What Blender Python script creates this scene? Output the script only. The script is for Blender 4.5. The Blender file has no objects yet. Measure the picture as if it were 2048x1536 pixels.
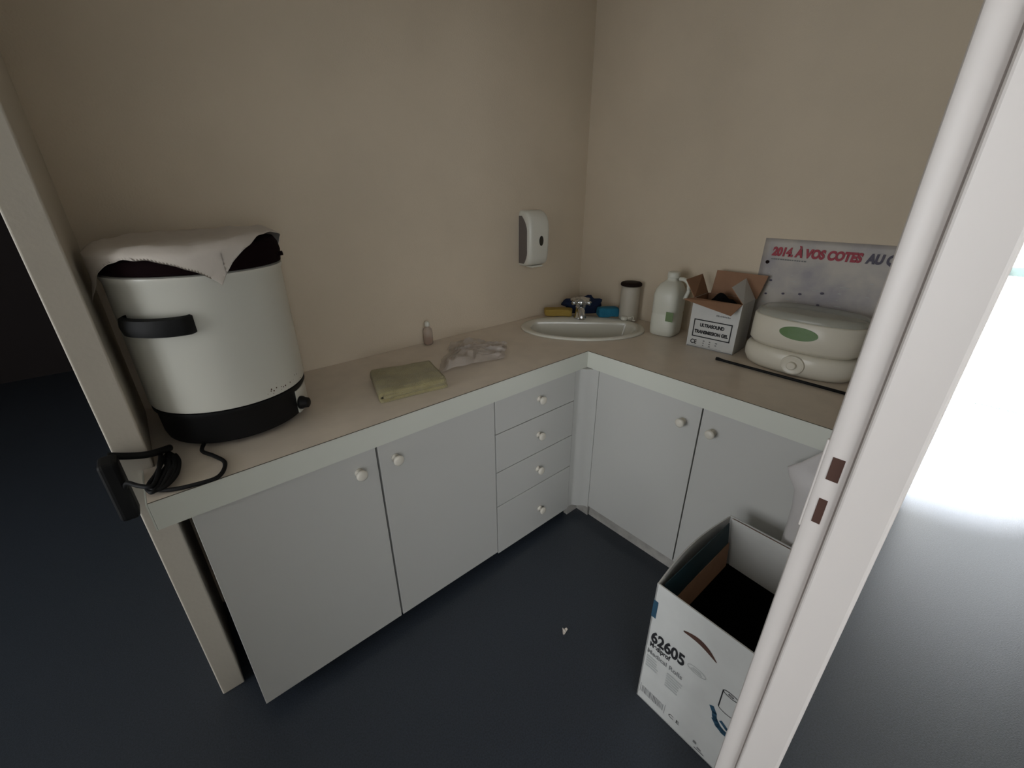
import bpy, bmesh, math, random
from mathutils import Vector, Matrix, noise, geometry
random.seed(4)
SC = bpy.context.scene
COL = SC.collection
PI = math.pi

# ------------------------------------------------------------------ camera
cam_d = bpy.data.cameras.new('camera'); cam = bpy.data.objects.new('camera', cam_d); COL.objects.link(cam)
F_PX, PITCH, ROLL, YAW = 844.97, 0.4208, -0.0052, 0.8579
CAM = Vector((-1.3855, -1.0951, 1.4907))
d = Vector((math.cos(PITCH) * math.cos(YAW), math.cos(PITCH) * math.sin(YAW), -math.sin(PITCH)))
r = d.cross(Vector((0, 0, 1))).normalized(); u = r.cross(d)
r2 = math.cos(ROLL) * r + math.sin(ROLL) * u
u2 = -math.sin(ROLL) * r + math.cos(ROLL) * u
cam.matrix_world = Matrix(((r2.x, u2.x, -d.x, CAM.x), (r2.y, u2.y, -d.y, CAM.y), (r2.z, u2.z, -d.z, CAM.z), (0, 0, 0, 1)))
cam_d.sensor_width = 36; cam_d.lens = F_PX / 2048 * 36; cam_d.clip_start = 0.02
SC.camera = cam

# ------------------------------------------------------------------ daylight outside
world = bpy.data.worlds.new('sky'); SC.world = world; world.use_nodes = True
bg = world.node_tree.nodes['Background']
bg.inputs[0].default_value = (0.94, 0.97, 1.0, 1); bg.inputs[1].default_value = 4.2
SC.view_settings.view_transform = 'Standard'; SC.view_settings.look = 'None'
SC.view_settings.gamma = 1; SC.view_settings.use_curve_mapping = False
SC.view_settings.exposure = 0.36

def portal(name, loc, rot, sx, sy):
    l = bpy.data.lights.new(name, 'AREA'); l.shape = 'RECTANGLE'; l.size = sx; l.size_y = sy
    l.cycles.is_portal = True
    o = bpy.data.objects.new(name, l); COL.objects.link(o); o.location = loc; o.rotation_euler = rot
    return o
# window openings: (x0,x1,z0,z1) in the south wall, (y0,y1,z0,z1) in the east wall
S_WIN = (-3.6, -1.3, 0.80, 2.45); SOUTH = -2.9
E_WIN = (-2.4, -1.045, 0.002, 2.3); EAST = 3.2
ADDED_W_WIN = (-0.95, 1.0, 0.3, 2.3); WEST = -4.4  # unseen west opening, added to brighten the right wall and jamb
portal('added_daylight_west', (WEST - 0.13, (ADDED_W_WIN[0] + ADDED_W_WIN[1]) / 2, (ADDED_W_WIN[2] + ADDED_W_WIN[3]) / 2), (PI / 2, 0, -PI / 2), ADDED_W_WIN[1] - ADDED_W_WIN[0], ADDED_W_WIN[3] - ADDED_W_WIN[2])
portal('daylight_south', ((S_WIN[0] + S_WIN[1]) / 2, SOUTH - 0.13, (S_WIN[2] + S_WIN[3]) / 2), (PI / 2, 0, 0), S_WIN[1] - S_WIN[0], S_WIN[3] - S_WIN[2])
portal('daylight_east', (EAST + 0.13, (E_WIN[0] + E_WIN[1]) / 2, (E_WIN[2] + E_WIN[3]) / 2), (PI / 2, 0, PI / 2), E_WIN[1] - E_WIN[0], E_WIN[3] - E_WIN[2])

sun_d = bpy.data.lights.new('sun', 'SUN'); sun_d.energy = 90; sun_d.angle = math.radians(9); sun_d.color = (0.95, 0.97, 1.0)
sun = bpy.data.objects.new('sun', sun_d); COL.objects.link(sun)
sun.rotation_euler = Vector((-0.62, 0.36, -0.80)).to_track_quat('-Z', 'Y').to_euler()

# ------------------------------------------------------------------ materials
def mat(name, col, rough=0.6, metal=0, bump=0, bscale=60, mottle=0, mscale=6, col2=None, spec=0.5, stretch=None, sheen=0, trans=0):
    m = bpy.data.materials.new(name); m.use_nodes = True; nt = m.node_tree; b = nt.nodes['Principled BSDF']
    b.inputs['Base Color'].default_value = (*col, 1); b.inputs['Roughness'].default_value = rough
    b.inputs['Metallic'].default_value = metal; b.inputs['Specular IOR Level'].default_value = spec
    if trans: b.inputs['Transmission Weight'].default_value = trans
    if sheen: b.inputs['Sheen Weight'].default_value = sheen
    tc = nt.nodes.new('ShaderNodeTexCoord')
    if mottle:
        n = nt.nodes.new('ShaderNodeTexNoise'); n.inputs['Scale'].default_value = mscale; n.inputs['Detail'].default_value = 5
        nt.links.new(tc.outputs['Object'], n.inputs['Vector'])
        mx = nt.nodes.new('ShaderNodeMix'); mx.data_type = 'RGBA'
        c2 = col2 or tuple(c * (1 - mottle) for c in col)
        mx.inputs[6].default_value = (*col, 1); mx.inputs[7].default_value = (*c2, 1)
        rp = nt.nodes.new('ShaderNodeValToRGB'); rp.color_ramp.elements[0].position = 0.38; rp.color_ramp.elements[1].position = 0.66
        nt.links.new(n.outputs[0], rp.inputs[0]); nt.links.new(rp.outputs[0], mx.inputs[0]); nt.links.new(mx.outputs[2], b.inputs['Base Color'])
    if bump:
        n2 = nt.nodes.new('ShaderNodeTexNoise'); n2.inputs['Scale'].default_value = bscale; n2.inputs['Detail'].default_value = 4
        bp = nt.nodes.new('ShaderNodeBump'); bp.inputs['Strength'].default_value = bump; bp.inputs['Distance'].default_value = 0.004
        nt.links.new(tc.outputs['Object'], n2.inputs['Vector']); nt.links.new(n2.outputs[0], bp.inputs['Height']); nt.links.new(bp.outputs[0], b.inputs['Normal'])
    return m

M = {}
M['wall'] = mat('wall_paint', (0.65, 0.555, 0.43), 0.85, bump=0.25, bscale=180, mottle=0.06, mscale=3, spec=0.2)
M['ceiling'] = mat('ceiling_paint', (0.6, 0.57, 0.5), 0.9)
M['hall'] = mat('hall_wall_paint', (0.62, 0.6, 0.56), 0.85)
M['darkroom'] = mat('dark_room_shade', (0.02, 0.015, 0.015), 0.95)  # near-black colour stands in for the lack of light in this room
M['floor'] = mat('vinyl_floor', (0.034, 0.042, 0.056), 0.32, bump=0.15, bscale=250, mottle=1, mscale=220, col2=(0.022, 0.027, 0.035), spec=0.5)
M['frame'] = mat('door_frame_paint', (0.72, 0.665, 0.63), 0.38, bump=0.05, bscale=20)
M['post'] = mat('post_paint', (0.60, 0.55, 0.47), 0.6, bump=0.1, bscale=90)
M['darkhole'] = mat('hole_shade', (0.07, 0.03, 0.02), 0.8)  # dark colour paints the shade inside cut-outs
M['top'] = mat('worktop_laminate', (0.72, 0.63, 0.53), 0.36, mottle=0.07, mscale=14, bump=0.04, bscale=300)
M['edge'] = mat('worktop_edging', (0.66, 0.67, 0.60), 0.45)
M['seam'] = mat('edging_seam', (0.08, 0.07, 0.05), 0.7)
M['door'] = mat('cabinet_melamine', (0.54, 0.535, 0.51), 0.42, bump=0.03, bscale=200)
M['carcass'] = mat('cabinet_side', (0.3, 0.3, 0.29), 0.6)
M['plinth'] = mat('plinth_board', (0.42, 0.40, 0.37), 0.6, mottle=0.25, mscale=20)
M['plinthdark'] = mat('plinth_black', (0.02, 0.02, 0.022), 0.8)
M['knob'] = mat('knob_plastic', (0.68, 0.64, 0.56), 0.35)
M['enamel'] = mat('white_enamel', (0.66, 0.65, 0.58), 0.28)
M['black'] = mat('black_plastic', (0.006, 0.006, 0.0065), 0.6, spec=0.25)
M['blackm'] = mat('black_matt', (0.006, 0.006, 0.007), 0.9, spec=0.1)
M['lid'] = mat('dark_lid_enamel', (0.008, 0.003, 0.004), 0.8, spec=0.05)
M['rust'] = mat('rust', (0.07, 0.03, 0.015), 0.9)
M['paper'] = mat('paper_sheet', (0.62, 0.56, 0.50), 0.85, bump=0.3, bscale=25)
M['towel'] = mat('towel_cotton', (0.36, 0.31, 0.155), 0.95, bump=1.0, bscale=300, mottle=0.15, mscale=30, sheen=0.3)
M['ceramic'] = mat('sink_ceramic', (0.66, 0.64, 0.56), 0.12)
M['chrome'] = mat('chrome', (0.62, 0.64, 0.66), 0.1, metal=1)
M['steel'] = mat('strike_steel', (0.55, 0.53, 0.5), 0.35, metal=1)
M['yellow'] = mat('yellow_cloth', (0.36, 0.24, 0.05), 0.95, bump=0.8, bscale=200)
M['navy'] = mat('navy_cloth', (0.006, 0.016, 0.055), 0.9, bump=0.6, bscale=120)
M['blue'] = mat('blue_sponge', (0.012, 0.16, 0.27), 0.9, bump=1.0, bscale=160)
M['disp'] = mat('dispenser_plastic', (0.68, 0.67, 0.60), 0.3)
M['dispside'] = mat('dispenser_grey', (0.15, 0.13, 0.12), 0.4)
M['smoke'] = mat('smoked_window', (0.02, 0.02, 0.015), 0.12)
M['hdpe'] = mat('jug_plastic', (0.66, 0.66, 0.58), 0.35)
M['green'] = mat('green_label', (0.13, 0.20, 0.08), 0.5)
M['greenl'] = mat('green_emblem', (0.10, 0.19, 0.055), 0.35)
M['carton'] = mat('carton_white', (0.60, 0.60, 0.58), 0.65, mottle=0.05, mscale=12)
M['kraft'] = mat('carton_kraft', (0.30, 0.165, 0.095), 0.85, mottle=0.1, mscale=20)
M['ink'] = mat('black_ink', (0.012, 0.012, 0.014), 0.7)
M['greyink'] = mat('grey_ink', (0.20, 0.20, 0.20), 0.7)
M['paleink'] = mat('pale_ink', (0.42, 0.43, 0.42), 0.7)
M['redink'] = mat('red_ink', (0.33, 0.03, 0.05), 0.6)
M['pinkink'] = mat('pink_ink', (0.48, 0.38, 0.36), 0.6)
M['greyblue'] = mat('calendar_ink', (0.07, 0.06, 0.09), 0.6)
M['teal'] = mat('teal_print', (0.006, 0.030, 0.040), 0.6)
M['tealblue'] = mat('blue_print', (0.02, 0.07, 0.12), 0.6)
M['steam'] = mat('steamer_plastic', (0.68, 0.64, 0.54), 0.3)
M['poster'] = mat('poster_paper', (0.47, 0.43, 0.38), 0.5, mottle=0.2, mscale=7, col2=(0.29, 0.27, 0.285))
M['bag'] = mat('bag_plastic', (0.56, 0.53, 0.52), 0.45, bump=0.6, bscale=18)
M['brown'] = mat('brown_lid', (0.014, 0.007, 0.005), 0.7, spec=0.15)
M['alu'] = mat('window_frame', (0.20, 0.28, 0.28), 0.4)
M['aludark'] = mat('window_handle', (0.10, 0.16, 0.17), 0.4)

def see_through(name, col, alpha, rough):
    m = bpy.data.materials.new(name); m.use_nodes = True; nt = m.node_tree
    out = nt.nodes['Material Output']; b = nt.nodes['Principled BSDF']
    b.inputs['Base Color'].default_value = (*col, 1); b.inputs['Roughness'].default_value = rough
    t = nt.nodes.new('ShaderNodeBsdfTransparent'); mx = nt.nodes.new('ShaderNodeMixShader'); mx.inputs[0].default_value = alpha
    nt.links.new(t.outputs[0], mx.inputs[1]); nt.links.new(b.outputs[0], mx.inputs[2]); nt.links.new(mx.outputs[0], out.inputs[0])
    return m
M['glass'] = see_through('window_glass', (0.05, 0.06, 0.06), 0.05, 0.02)
M['film'] = see_through('clear_film', (0.60, 0.53, 0.47), 0.40, 0.25)
M['bottle'] = see_through('clear_bottle', (0.55, 0.45, 0.38), 0.45, 0.12)
M['steamlid'] = see_through('frosted_lid', (0.50, 0.52, 0.47), 0.45, 0.2)

# ------------------------------------------------------------------ helpers
def link(name, bm, m, parent=None, smooth=False, bevel=0, kind=None, label=None, loc=None, autos=None):
    me = bpy.data.meshes.new(name); bmesh.ops.recalc_face_normals(bm, faces=bm.faces[:]); bm.to_mesh(me); bm.free()
    me.materials.append(M[m] if isinstance(m, str) else m)
    if smooth:
        for p in me.polygons: p.use_smooth = True
    o = bpy.data.objects.new(name, me); COL.objects.link(o)
    if loc: o.location = loc
    if parent: o.parent = parent
    if kind: o['kind'] = kind
    if label: o['label'] = label
    if bevel:
        bv = o.modifiers.new('bevel', 'BEVEL'); bv.width = bevel; bv.segments = 3; bv.limit_method = 'ANGLE'; bv.angle_limit = 0.7
    if autos:
        for p in me.polygons: p.use_smooth = True
        me.set_sharp_from_angle(angle=autos)
    return o

def thing(name, label, cat, loc=(0, 0, 0), rz=0, group=None):
    o = bpy.data.objects.new(name, None); COL.objects.link(o); o.location = loc; o.rotation_euler = (0, 0, rz)
    o.empty_display_size = 0.05
    o['label'] = label; o['category'] = cat
    if group: o['group'] = group
    return o
def tag(o, label, cat, group=None):
    o['label'] = label; o['category'] = cat
    if group: o['group'] = group
    return o

def box(bm, x0, x1, y0, y1, z0, z1):
    v = [bm.verts.new((x, y, z)) for x in (x0, x1) for y in (y0, y1) for z in (z0, z1)]
    for f in ((0, 1, 3, 2), (4, 6, 7, 5), (0, 4, 5, 1), (2, 3, 7, 6), (0, 2, 6, 4), (1, 5, 7, 3)):
        bm.faces.new([v[i] for i in f])
def bx(*b):
    bm = bmesh.new()
    for q in (b if isinstance(b[0], (tuple, list)) else (b,)): box(bm, *q)
    return bm
def rings(bm, rs, cap0=True, cap1=True, closed=True):
    R = [[bm.verts.new(p) for p in ring] for ring in rs]
    for a, b in zip(R, R[1:]):
        n = len(a)
        for i in range(n if closed else n - 1):
            j = (i + 1) % n
            bm.faces.new((a[i], a[j], b[j], b[i]))
    if cap0: bm.faces.new(R[0][::-1])
    if cap1: bm.faces.new(R[-1])
    return R
def lathe(prof, n=48, cap0=True, cap1=True, bm=None, c=(0, 0)):
    bm = bm or bmesh.new()
    rings(bm, [[(c[0] + rr * math.cos(2 * PI * i / n), c[1] + rr * math.sin(2 * PI * i / n), z) for i in range(n)] for rr, z in prof], cap0, cap1)
    return bm
def sup(rx, ry, z, n=64, e=2.6, cx=0, cy=0):
    pts = []
    for i in range(n):
        t = 2 * PI * i / n; c, s = math.cos(t), math.sin(t)
        pts.append((cx + rx * math.copysign(abs(c) ** (2 / e), c), cy + ry * math.copysign(abs(s) ** (2 / e), s), z))
    return pts
def catmull(P, k=8):
    P = [Vector(p) for p in P]; out = []
    for i in range(len(P) - 1):
        p0, p1, p2, p3 = P[max(i - 1, 0)], P[i], P[i + 1], P[min(i + 2, len(P) - 1)]
        for j in range(k):
            t = j / k
            out.append(0.5 * ((2 * p1) + (-p0 + p2) * t + (2 * p0 - 5 * p1 + 4 * p2 - p3) * t * t + (-p0 + 3 * p1 - 3 * p2 + p3) * t ** 3))
    out.append(P[-1]); return out
def tube(bm, P, rad, n=10):
    rs = []; up = Vector((0, 0, 1))
    for i, p in enumerate(P):
        t = (P[min(i + 1, len(P) - 1)] - P[max(i - 1, 0)]).normalized()
        a = t.cross(up)
        if a.length < 0.05: a = t.cross(Vector((1, 0, 0)))
        a.normalize(); b = a.cross(t)
        rr = rad(i / (len(P) - 1)) if callable(rad) else rad
        rs.append([p + rr * (math.cos(2 * PI * k / n) * a + math.sin(2 * PI * k / n) * b) for k in range(n)])
    rings(bm, rs)
    return bm
def slab(bm, top, thick):
    """top: grid [i][j] of Vectors; makes a sheet with thickness downwards"""
    n, m = len(top), len(top[0])
    A = [[bm.verts.new(p) for p in row] for row in top]
    B = [[bm.verts.new(p - Vector((0, 0, thick))) for p in row] for row in top]
    for i in range(n - 1):
        for j in range(m - 1):
            bm.faces.new((A[i][j], A[i + 1][j], A[i + 1][j + 1], A[i][j + 1])); bm.faces.new((B[i][j], B[i][j + 1], B[i + 1][j + 1], B[i + 1][j]))
    for i in range(n - 1):
        bm.faces.new((A[i][0], B[i][0], B[i + 1][0], A[i + 1][0])); bm.faces.new((A[i][-1], A[i + 1][-1], B[i + 1][-1], B[i][-1]))
    for j in range(m - 1):
        bm.faces.new((A[0][j], A[0][j + 1], B[0][j + 1], B[0][j])); bm.faces.new((A[-1][j], B[-1][j], B[-1][j + 1], A[-1][j + 1]))

def text_mesh(s, size, bold=0.0, xs=1.0, spacing=1.0, shear=0):
    c = bpy.data.curves.new('t', 'FONT'); c.body = s; c.size = size; c.offset = bold; c.space_character = spacing; c.shear = shear
    o = bpy.data.objects.new('t', c); COL.objects.link(o)
    me = bpy.data.meshes.new_from_object(o.evaluated_get(bpy.context.evaluated_depsgraph_get()))
    bpy.data.objects.remove(o); bpy.data.curves.remove(c)
    for v in me.vertices: v.co.x *= xs
    return me
class Face:
    """a printed face: origin, right and up vectors in the thing's own space"""
    def __init__(s, o, r, u, parent):
        s.o, s.r, s.u = Vector(o), Vector(r).normalized(), Vector(u).normalized(); s.n = s.r.cross(s.u); s.p = parent
    def pt(s, a, b, h=0.0008): return s.o + s.r * a + s.u * b + s.n * h
    def text(s, name, body, a, b, size, m, width=None, bold=0, shear=0, ang=0):
        me = text_mesh(body, size, bold, 1.0, shear=shear)
        w = max(v.co.x for v in me.vertices) - min(v.co.x for v in me.vertices)
        k = width / w if width else 1
        ca, sa = math.cos(ang), math.sin(ang)
        for v in me.vertices:
            x, y = v.co.x * k, v.co.y
            v.co = s.pt(a + x * ca - y * sa, b + x * sa + y * ca)
        me.materials.clear(); me.materials.append(M[m]); me.name = name
        o = bpy.data.objects.new(name, me); COL.objects.link(o); o.parent = s.p; return o
    def shapes(s, name, polys, m, parent=None, h=0.0008):
        bm = bmesh.new()
        for P in polys:
            bm.faces.new([bm.verts.new(s.pt(a, b, h)) for a, b in P])
        me = bpy.data.meshes.new(name); bm.to_mesh(me); bm.free(); me.materials.append(M[m])
        o = bpy.data.objects.new(name, me); COL.objects.link(o); o.parent = parent or s.p; return o
def rect(a0, b0, a1, b1): return [(a0, b0), (a1, b0), (a1, b1), (a0, b1)]
def stroke(P, w):
    out = []
    for (x0, y0), (x1, y1) in zip(P, P[1:]):
        dx, dy = x1 - x0, y1 - y0; L = math.hypot(dx, dy) or 1; nx, ny = -dy / L * w / 2, dx / L * w / 2
        ex, ey = dx / L * w * .3, dy / L * w * .3
        out.append([(x0 + nx - ex, y0 + ny - ey), (x0 - nx - ex, y0 - ny - ey), (x1 - nx + ex, y1 - ny + ey), (x1 + nx + ex, y1 + ny + ey)])
    return out

# ------------------------------------------------------------------ setting
W1, W2, H, TT = 0.573, 0.60, 0.87, 0.073      # wall behind left run, wall behind right run, worktop height, edging height
NX0, NX1, NY = -1.549, -1.487, 0.169          # thin partition at the left end
PY0, PY1 = -1.095, -1.005                     # partition with the doorway
JX = -0.705                                   # strike jamb
HJX = -1.46                                   # hinge jamb
CE = 2.6
link('floor', bx(-4.5, 3.32, -3.1, 4.6, -0.05, 0), 'floor', kind='structure')
link('ceiling', bx(-4.5, 3.32, -3.1, 4.6, CE, CE + 0.1), 'ceiling', kind='structure')
link('wall_back', bx(NX1, W2 + 0.1, W1, W1 + 0.1, 0, CE), 'wall', kind='structure')
link('wall_right', bx(W2, W2 + 0.1, PY1, W1 + 0.001, 0, CE), 'wall', kind='structure')
link('wall_left', bx(NX0, NX1, NY, 4.5, 0, CE), 'post', kind='structure', bevel=0.004)
link('wall_front', bx((JX + 0.02, 3.2, PY0 + 0.004, PY1, 0, CE), (-4.4, HJX, PY0 + 0.004, PY1, 0, CE), (HJX, JX + 0.02, PY0 + 0.004, PY1, 2.06, CE)), 'hall', kind='structure')
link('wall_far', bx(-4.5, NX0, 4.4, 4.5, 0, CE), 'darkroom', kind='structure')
w = ADDED_W_WIN
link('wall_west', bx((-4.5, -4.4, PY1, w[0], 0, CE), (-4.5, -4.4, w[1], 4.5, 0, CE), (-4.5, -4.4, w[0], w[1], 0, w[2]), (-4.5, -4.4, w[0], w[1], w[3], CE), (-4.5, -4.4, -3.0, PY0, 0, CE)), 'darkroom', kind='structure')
s = S_WIN
link('wall_south', bx((-4.5, s[0], SOUTH - .1, SOUTH, 0, CE), (s[1], 3.3, SOUTH - .1, SOUTH, 0, CE), (s[0], s[1], SOUTH - .1, SOUTH, 0, s[2]), (s[0], s[1], SOUTH - .1, SOUTH, s[3], CE)), 'hall', kind='structure')
e = E_WIN
link('wall_east', bx((EAST, EAST + .1, SOUTH, e[0], 0, CE), (EAST, EAST + .1, e[1], PY0 + .004, 0, CE), (EAST, EAST + .1, e[0], e[1], 0, e[2]), (EAST, EAST + .1, e[0], e[1], e[3], CE)), 'hall', kind='structure')
def window(name, f, x0, x1, z0, z1, rail=None):
    """f maps (along, depth, z) to world"""
    bm = bmesh.new(); w = 0.05
    def fb(a0, a1, z_0, z_1, d0=.03, d1=.08):
        p, q = f(a0, d0), f(a1, d1)
        box(bm, min(p[0], q[0]), max(p[0], q[0]), min(p[1], q[1]), max(p[1], q[1]), z_0, z_1)
    fb(x0, x0 + w, z0, z1); fb(x1 - w, x1, z0, z1); fb(x0 + w, x1 - w, z0, z0 + (w if z0 > .1 else .012)); fb(x0 + w, x1 - w, z1 - w, z1)
    if rail: fb(x0 + w, x1 - w, rail - .03, rail + .03)
    o = link(name, bm, 'alu', kind='structure')
    bm = bmesh.new(); fb(x0 + w, x1 - w, z0 + w, z1 - w, .05, .056) if not rail else (fb(x0 + w, x1 - w, z0 + w, rail - .03, .05, .056), fb(x0 + w, x1 - w, rail + .03, z1 - w, .05, .056))
    link('pane', bm, 'glass', o)
    if rail:
        bm = bmesh.new(); fb(x1 - 0.9, x1 - 0.13, rail - .012, rail + .004, .0, .02); link('push_bar', bm, 'aludark', o)
    return o
window('window_1', lambda a, dd: (EAST + dd, a), e[0], e[1], e[2], e[3], rail=0.985)
window('window_2', lambda a, dd: (a, SOUTH - dd), s[0], s[1], s[2], s[3])

window('added_window', lambda a, dd: (WEST - dd, a), ADDED_W_WIN[0], ADDED_W_WIN[1], ADDED_W_WIN[2], ADDED_W_WIN[3])  # unseen window added for light from the left

# doorway frame: rebate strip, stop, casing, head, mortice shade as dark blocks
bm = bmesh.new()
fr = link('door_1', bx((JX + .008, JX + .05, PY1 + .0005 - .03, PY1 + .0025, 0, 2.03), (HJX - .02, HJX, PY0 - .006, PY1 + .012, 0, 2.06), (HJX, JX + .03, PY0 - .006, PY1 + .012, 2.03, 2.08)), 'frame', kind='structure', bevel=0.004)
bm = bmesh.new()   # rounded rebate strip seen beside the stop
prof = []
for k in range(13):
    t = k / 12 * PI / 2
    prof.append((JX + 0.014 - 0.014 * math.cos(t) , PY1 + 0.002 + 0.004 - 0.0 + 0.0 * t))
strip = [(JX + .02, PY1 + .006), (JX + .006, PY1 + .006), (JX + .002, PY1 + .004), (JX, PY1), (JX, PY1 - .022), (JX + .003, PY1 - .028), (JX + .012, PY1 - .032), (JX + .02, PY1 - .032)]
rings(bm, [[(x, y, z) for x, y in strip] for z in (0, 2.03)])
link('rebate_strip', bm, 'frame', fr, autos=0.6)
link('door_stop', bx(JX - .012, JX + .03, PY0 - .001, PY1 - .031, 0, 2.03), 'frame', fr, bevel=0.005)
for z0, z1, y0, y1, nm in ((1.108, 1.146, PY1 - .021, PY1 - .006, 'strike_hole_shade'), (1.030, 1.074, PY1 - .018, PY1 - .007, 'strike_hole_shade')):
    link(nm, bx(JX - .0012, JX + .004, y0, y1, z0, z1), 'darkhole', fr, bevel=0.0004, label='rectangular strike cut-out, shade painted dark')  # solid dark blocks, the shade of the holes put into their colour
bm = bmesh.new()
link('strike_plate', bx(JX + .003, JX + .010, PY1 - .002, PY1 + .0080, 1.01, 1.168), 'frame', fr, bevel=0.002)

# ------------------------------------------------------------------ worktop (one continuous L)
LX = -1.509; RY = -1.0
SCX, SCY = 0.24, 0.24          # basin centre
def ell(a, b, sa, sb, z):      # local (a along +x-y, b along +x+y)
    q = 1 / math.sqrt(2)
    return [(SCX + (a * math.cos(2 * PI * i / 72) * q + b * math.sin(2 * PI * i / 72) * q), SCY + (-a * math.cos(2 * PI * i / 72) * q + b * math.sin(2 * PI * i / 72) * q), z) for i in range(72)]
outline = [(LX, 0), (LX, NY - .002), (NX1 + .001, NY - .002), (NX1 + .001, W1 - .001), (W2 - .001, W1 - .001), (W2 - .001, RY), (0, RY), (0, 0)]
hole = [(x, y) for x, y, z in ell(0.285, 0.185, 0, 0, 0)]
wt = thing('worktop', 'beige laminate L-shaped worktop with pale edging on the white kitchen units', 'worktop', (0, 0, 0))
bm = bmesh.new()
tri = geometry.tessellate_polygon([[Vector((x, y, 0)) for x, y in outline], [Vector((x, y, 0)) for x, y in hole]])
allp = outline + hole
T = [bm.verts.new((x, y, H)) for x, y in allp]; B = [bm.verts.new((x, y, H - .038)) for x, y in allp]
for t in tri:
    try: bm.faces.new([T[i] for i in t]); bm.faces.new([B[i] for i in t][::-1])
    except ValueError: pass
for base, n in ((0, len(outline)), (len(outline), len(hole))):
    for i in range(n):
        j = (i + 1) % n; bm.faces.new((T[base + i], T[base + j], B[base + j], B[base + i]))
link('laminate_top', bm, 'top', wt)
bm = bmesh.new(); g = .0015   # front edging, 73 mm high, with its own thickness
path = [(LX, -g), (-g, -g), (-g, RY)]; inner = [(LX, .02 - g), (.02 - g, .02 - g), (.02 - g, RY)]
rings(bm, [[(a[0], a[1], H + .0), (b[0], b[1], H + .0), (b[0], b[1], H - TT), (a[0], a[1], H - TT)] for a, b in (((LX, -.004), (LX, -g + .001)), ((-.004, -.004), (-g + .001, -g + .001)), ((-.004, RY), (-g + .001, RY)))])
link('front_edging', bm, 'edge', wt)
bm = bmesh.new()
rings(bm, [[(a[0], a[1], H + .0006), (b[0], b[1], H + .0006), (b[0], b[1], H - .0002), (a[0], a[1], H - .0002)] for a, b in (((LX, -.0028), (LX, .0)), ((-.0028, -.0028), (0, 0)), ((-.0028, RY), (0, RY)))])
link('glue_line', bm, 'seam', wt)
bm = bx((LX, -.018 + .02, .001, .018, H - TT, H - .038), (.002, .018, RY, .018, H - TT, H - .038))
link('edge_batten', bm, 'edge', wt)
bm = bx(LX - .0035, LX - .0005, -.004, NY - .004, H - TT, H)
link('end_edging', bm, 'edge', wt)

# ------------------------------------------------------------------ cabinets
def knob_bm(n=28):
    return lathe([(.006, 0), (.0135, .0003), (.0135, .004), (.0075, .006), (.007, .014), (.012, .017), (.0165, .020), (.0175, .024), (.0165, .028), (.012, .0305), (.004, .0315)], n)
KN = knob_bm(); kme = bpy.data.meshes.new('knob'); KN.to_mesh(kme); KN.free(); kme.materials.append(M['knob'])
for p in kme.polygons: p.use_smooth = True
def knob(parent, loc, rot):
    o = bpy.data.objects.new('knob', kme); COL.objects.link(o); o.parent = parent; o.location = loc; o.rotation_euler = rot
    return o
TOPZ = H - TT + .004 - .006
# left double-door unit, y is depth, doors on y=0.005
c1 = thing('base_cabinet', 'white two-door base cabinet at the left end, under the steriliser pot', 'cabinet', (-0.985, 0.30, 0))
def rel(o, b): return (b[0] - o.location.x, b[1] - o.location.x, b[2] - o.location.y, b[3] - o.location.y, b[4], b[5])
def part(o, name, m, *bs, **k):
    return link(name, bx(*[rel(o, b) for b in bs]), m, o, **k)
DY = .004; DT = .018
part(c1, 'body', 'carcass', (-1.447, -1.431, DY + DT + .002, .54, .06, H - .04), (-.539, -.523, DY + DT + .002, .54, .06, H - .04), (-1.431, -.539, DY + DT + .002, .54, .06, .076), (-1.431, -.539, .53, .54, .076, H - .04))
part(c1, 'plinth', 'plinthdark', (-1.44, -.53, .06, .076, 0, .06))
for x0, x1, kx in ((-1.447, -.9865, -1.046), (-.980, -.5235, -.927)):
    dd = part(c1, 'door', 'door', (x0, x1, DY, DY + DT, .055, TOPZ), bevel=.0012)
    knob(dd, (kx - c1.location.x, DY - c1.location.y, .731), (PI / 2, 0, 0))
c2 = thing('drawer_unit', 'white unit of four drawers between the left doors and the inside corner', 'cabinet', (-.29, .30, 0))
part(c2, 'body', 'carcass', (-.519, -.503, DY + DT + .002, .54, .045, H - .04), (-.085, -.072, DY + DT + .002, .54, .045, H - .04), (-.503, -.085, DY + DT + .002, .54, .045, .06))
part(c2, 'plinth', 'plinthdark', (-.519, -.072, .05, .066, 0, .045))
zs = [.043, .3015, .4725, .650, TOPZ]
for i in range(4):
    dd = part(c2, 'drawer', 'door', (-.519, -.070, DY, DY + DT, zs[i] + .0018, zs[i + 1] - .0018), bevel=.0012)
    knob(dd, (-.288 + (.018 if i == 0 else 0) - c2.location.x, DY - c2.location.y, (.158, .388, .562, .731)[i]), (PI / 2, 0, 0))
# corner post: rounded filler between the two runs
cf = thing('corner_filler', 'narrow white rounded filler panel in the inside corner of the units', 'panel', (0, 0, 0))
bm = bmesh.new()
poly = [(-.067, .007), (-.067, .03), (.03, .03), (.03, -.062), (.007, -.062), (.007, -.058)] + [(.007 - .0 - .058 * (1 - math.cos(t)) * .35 - .0, -.058 + .045 * math.sin(t)) for t in [k / 8 * PI / 2 for k in range(1, 9)]] + [(-.018, .002), (-.03, .007)]
poly = [(-.067, .006), (-.067, .03), (.03, .03), (.03, -.063), (.006, -.063), (.005, -.05), (-.001, -.037), (-.011, -.027), (-.022, -.018), (-.030, -.008), (-.036, .002), (-.044, .006)]
rings(bm, [[(x, y, z) for x, y in poly] for z in (.05, TOPZ)])
link('panel', bm, 'door', cf, autos=0.9)
link('plinth', bx((-.067, .03, .008, .03, 0, .05), (.008, .03, -.063, .008, 0, .05)), 'plinth', cf)
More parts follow.
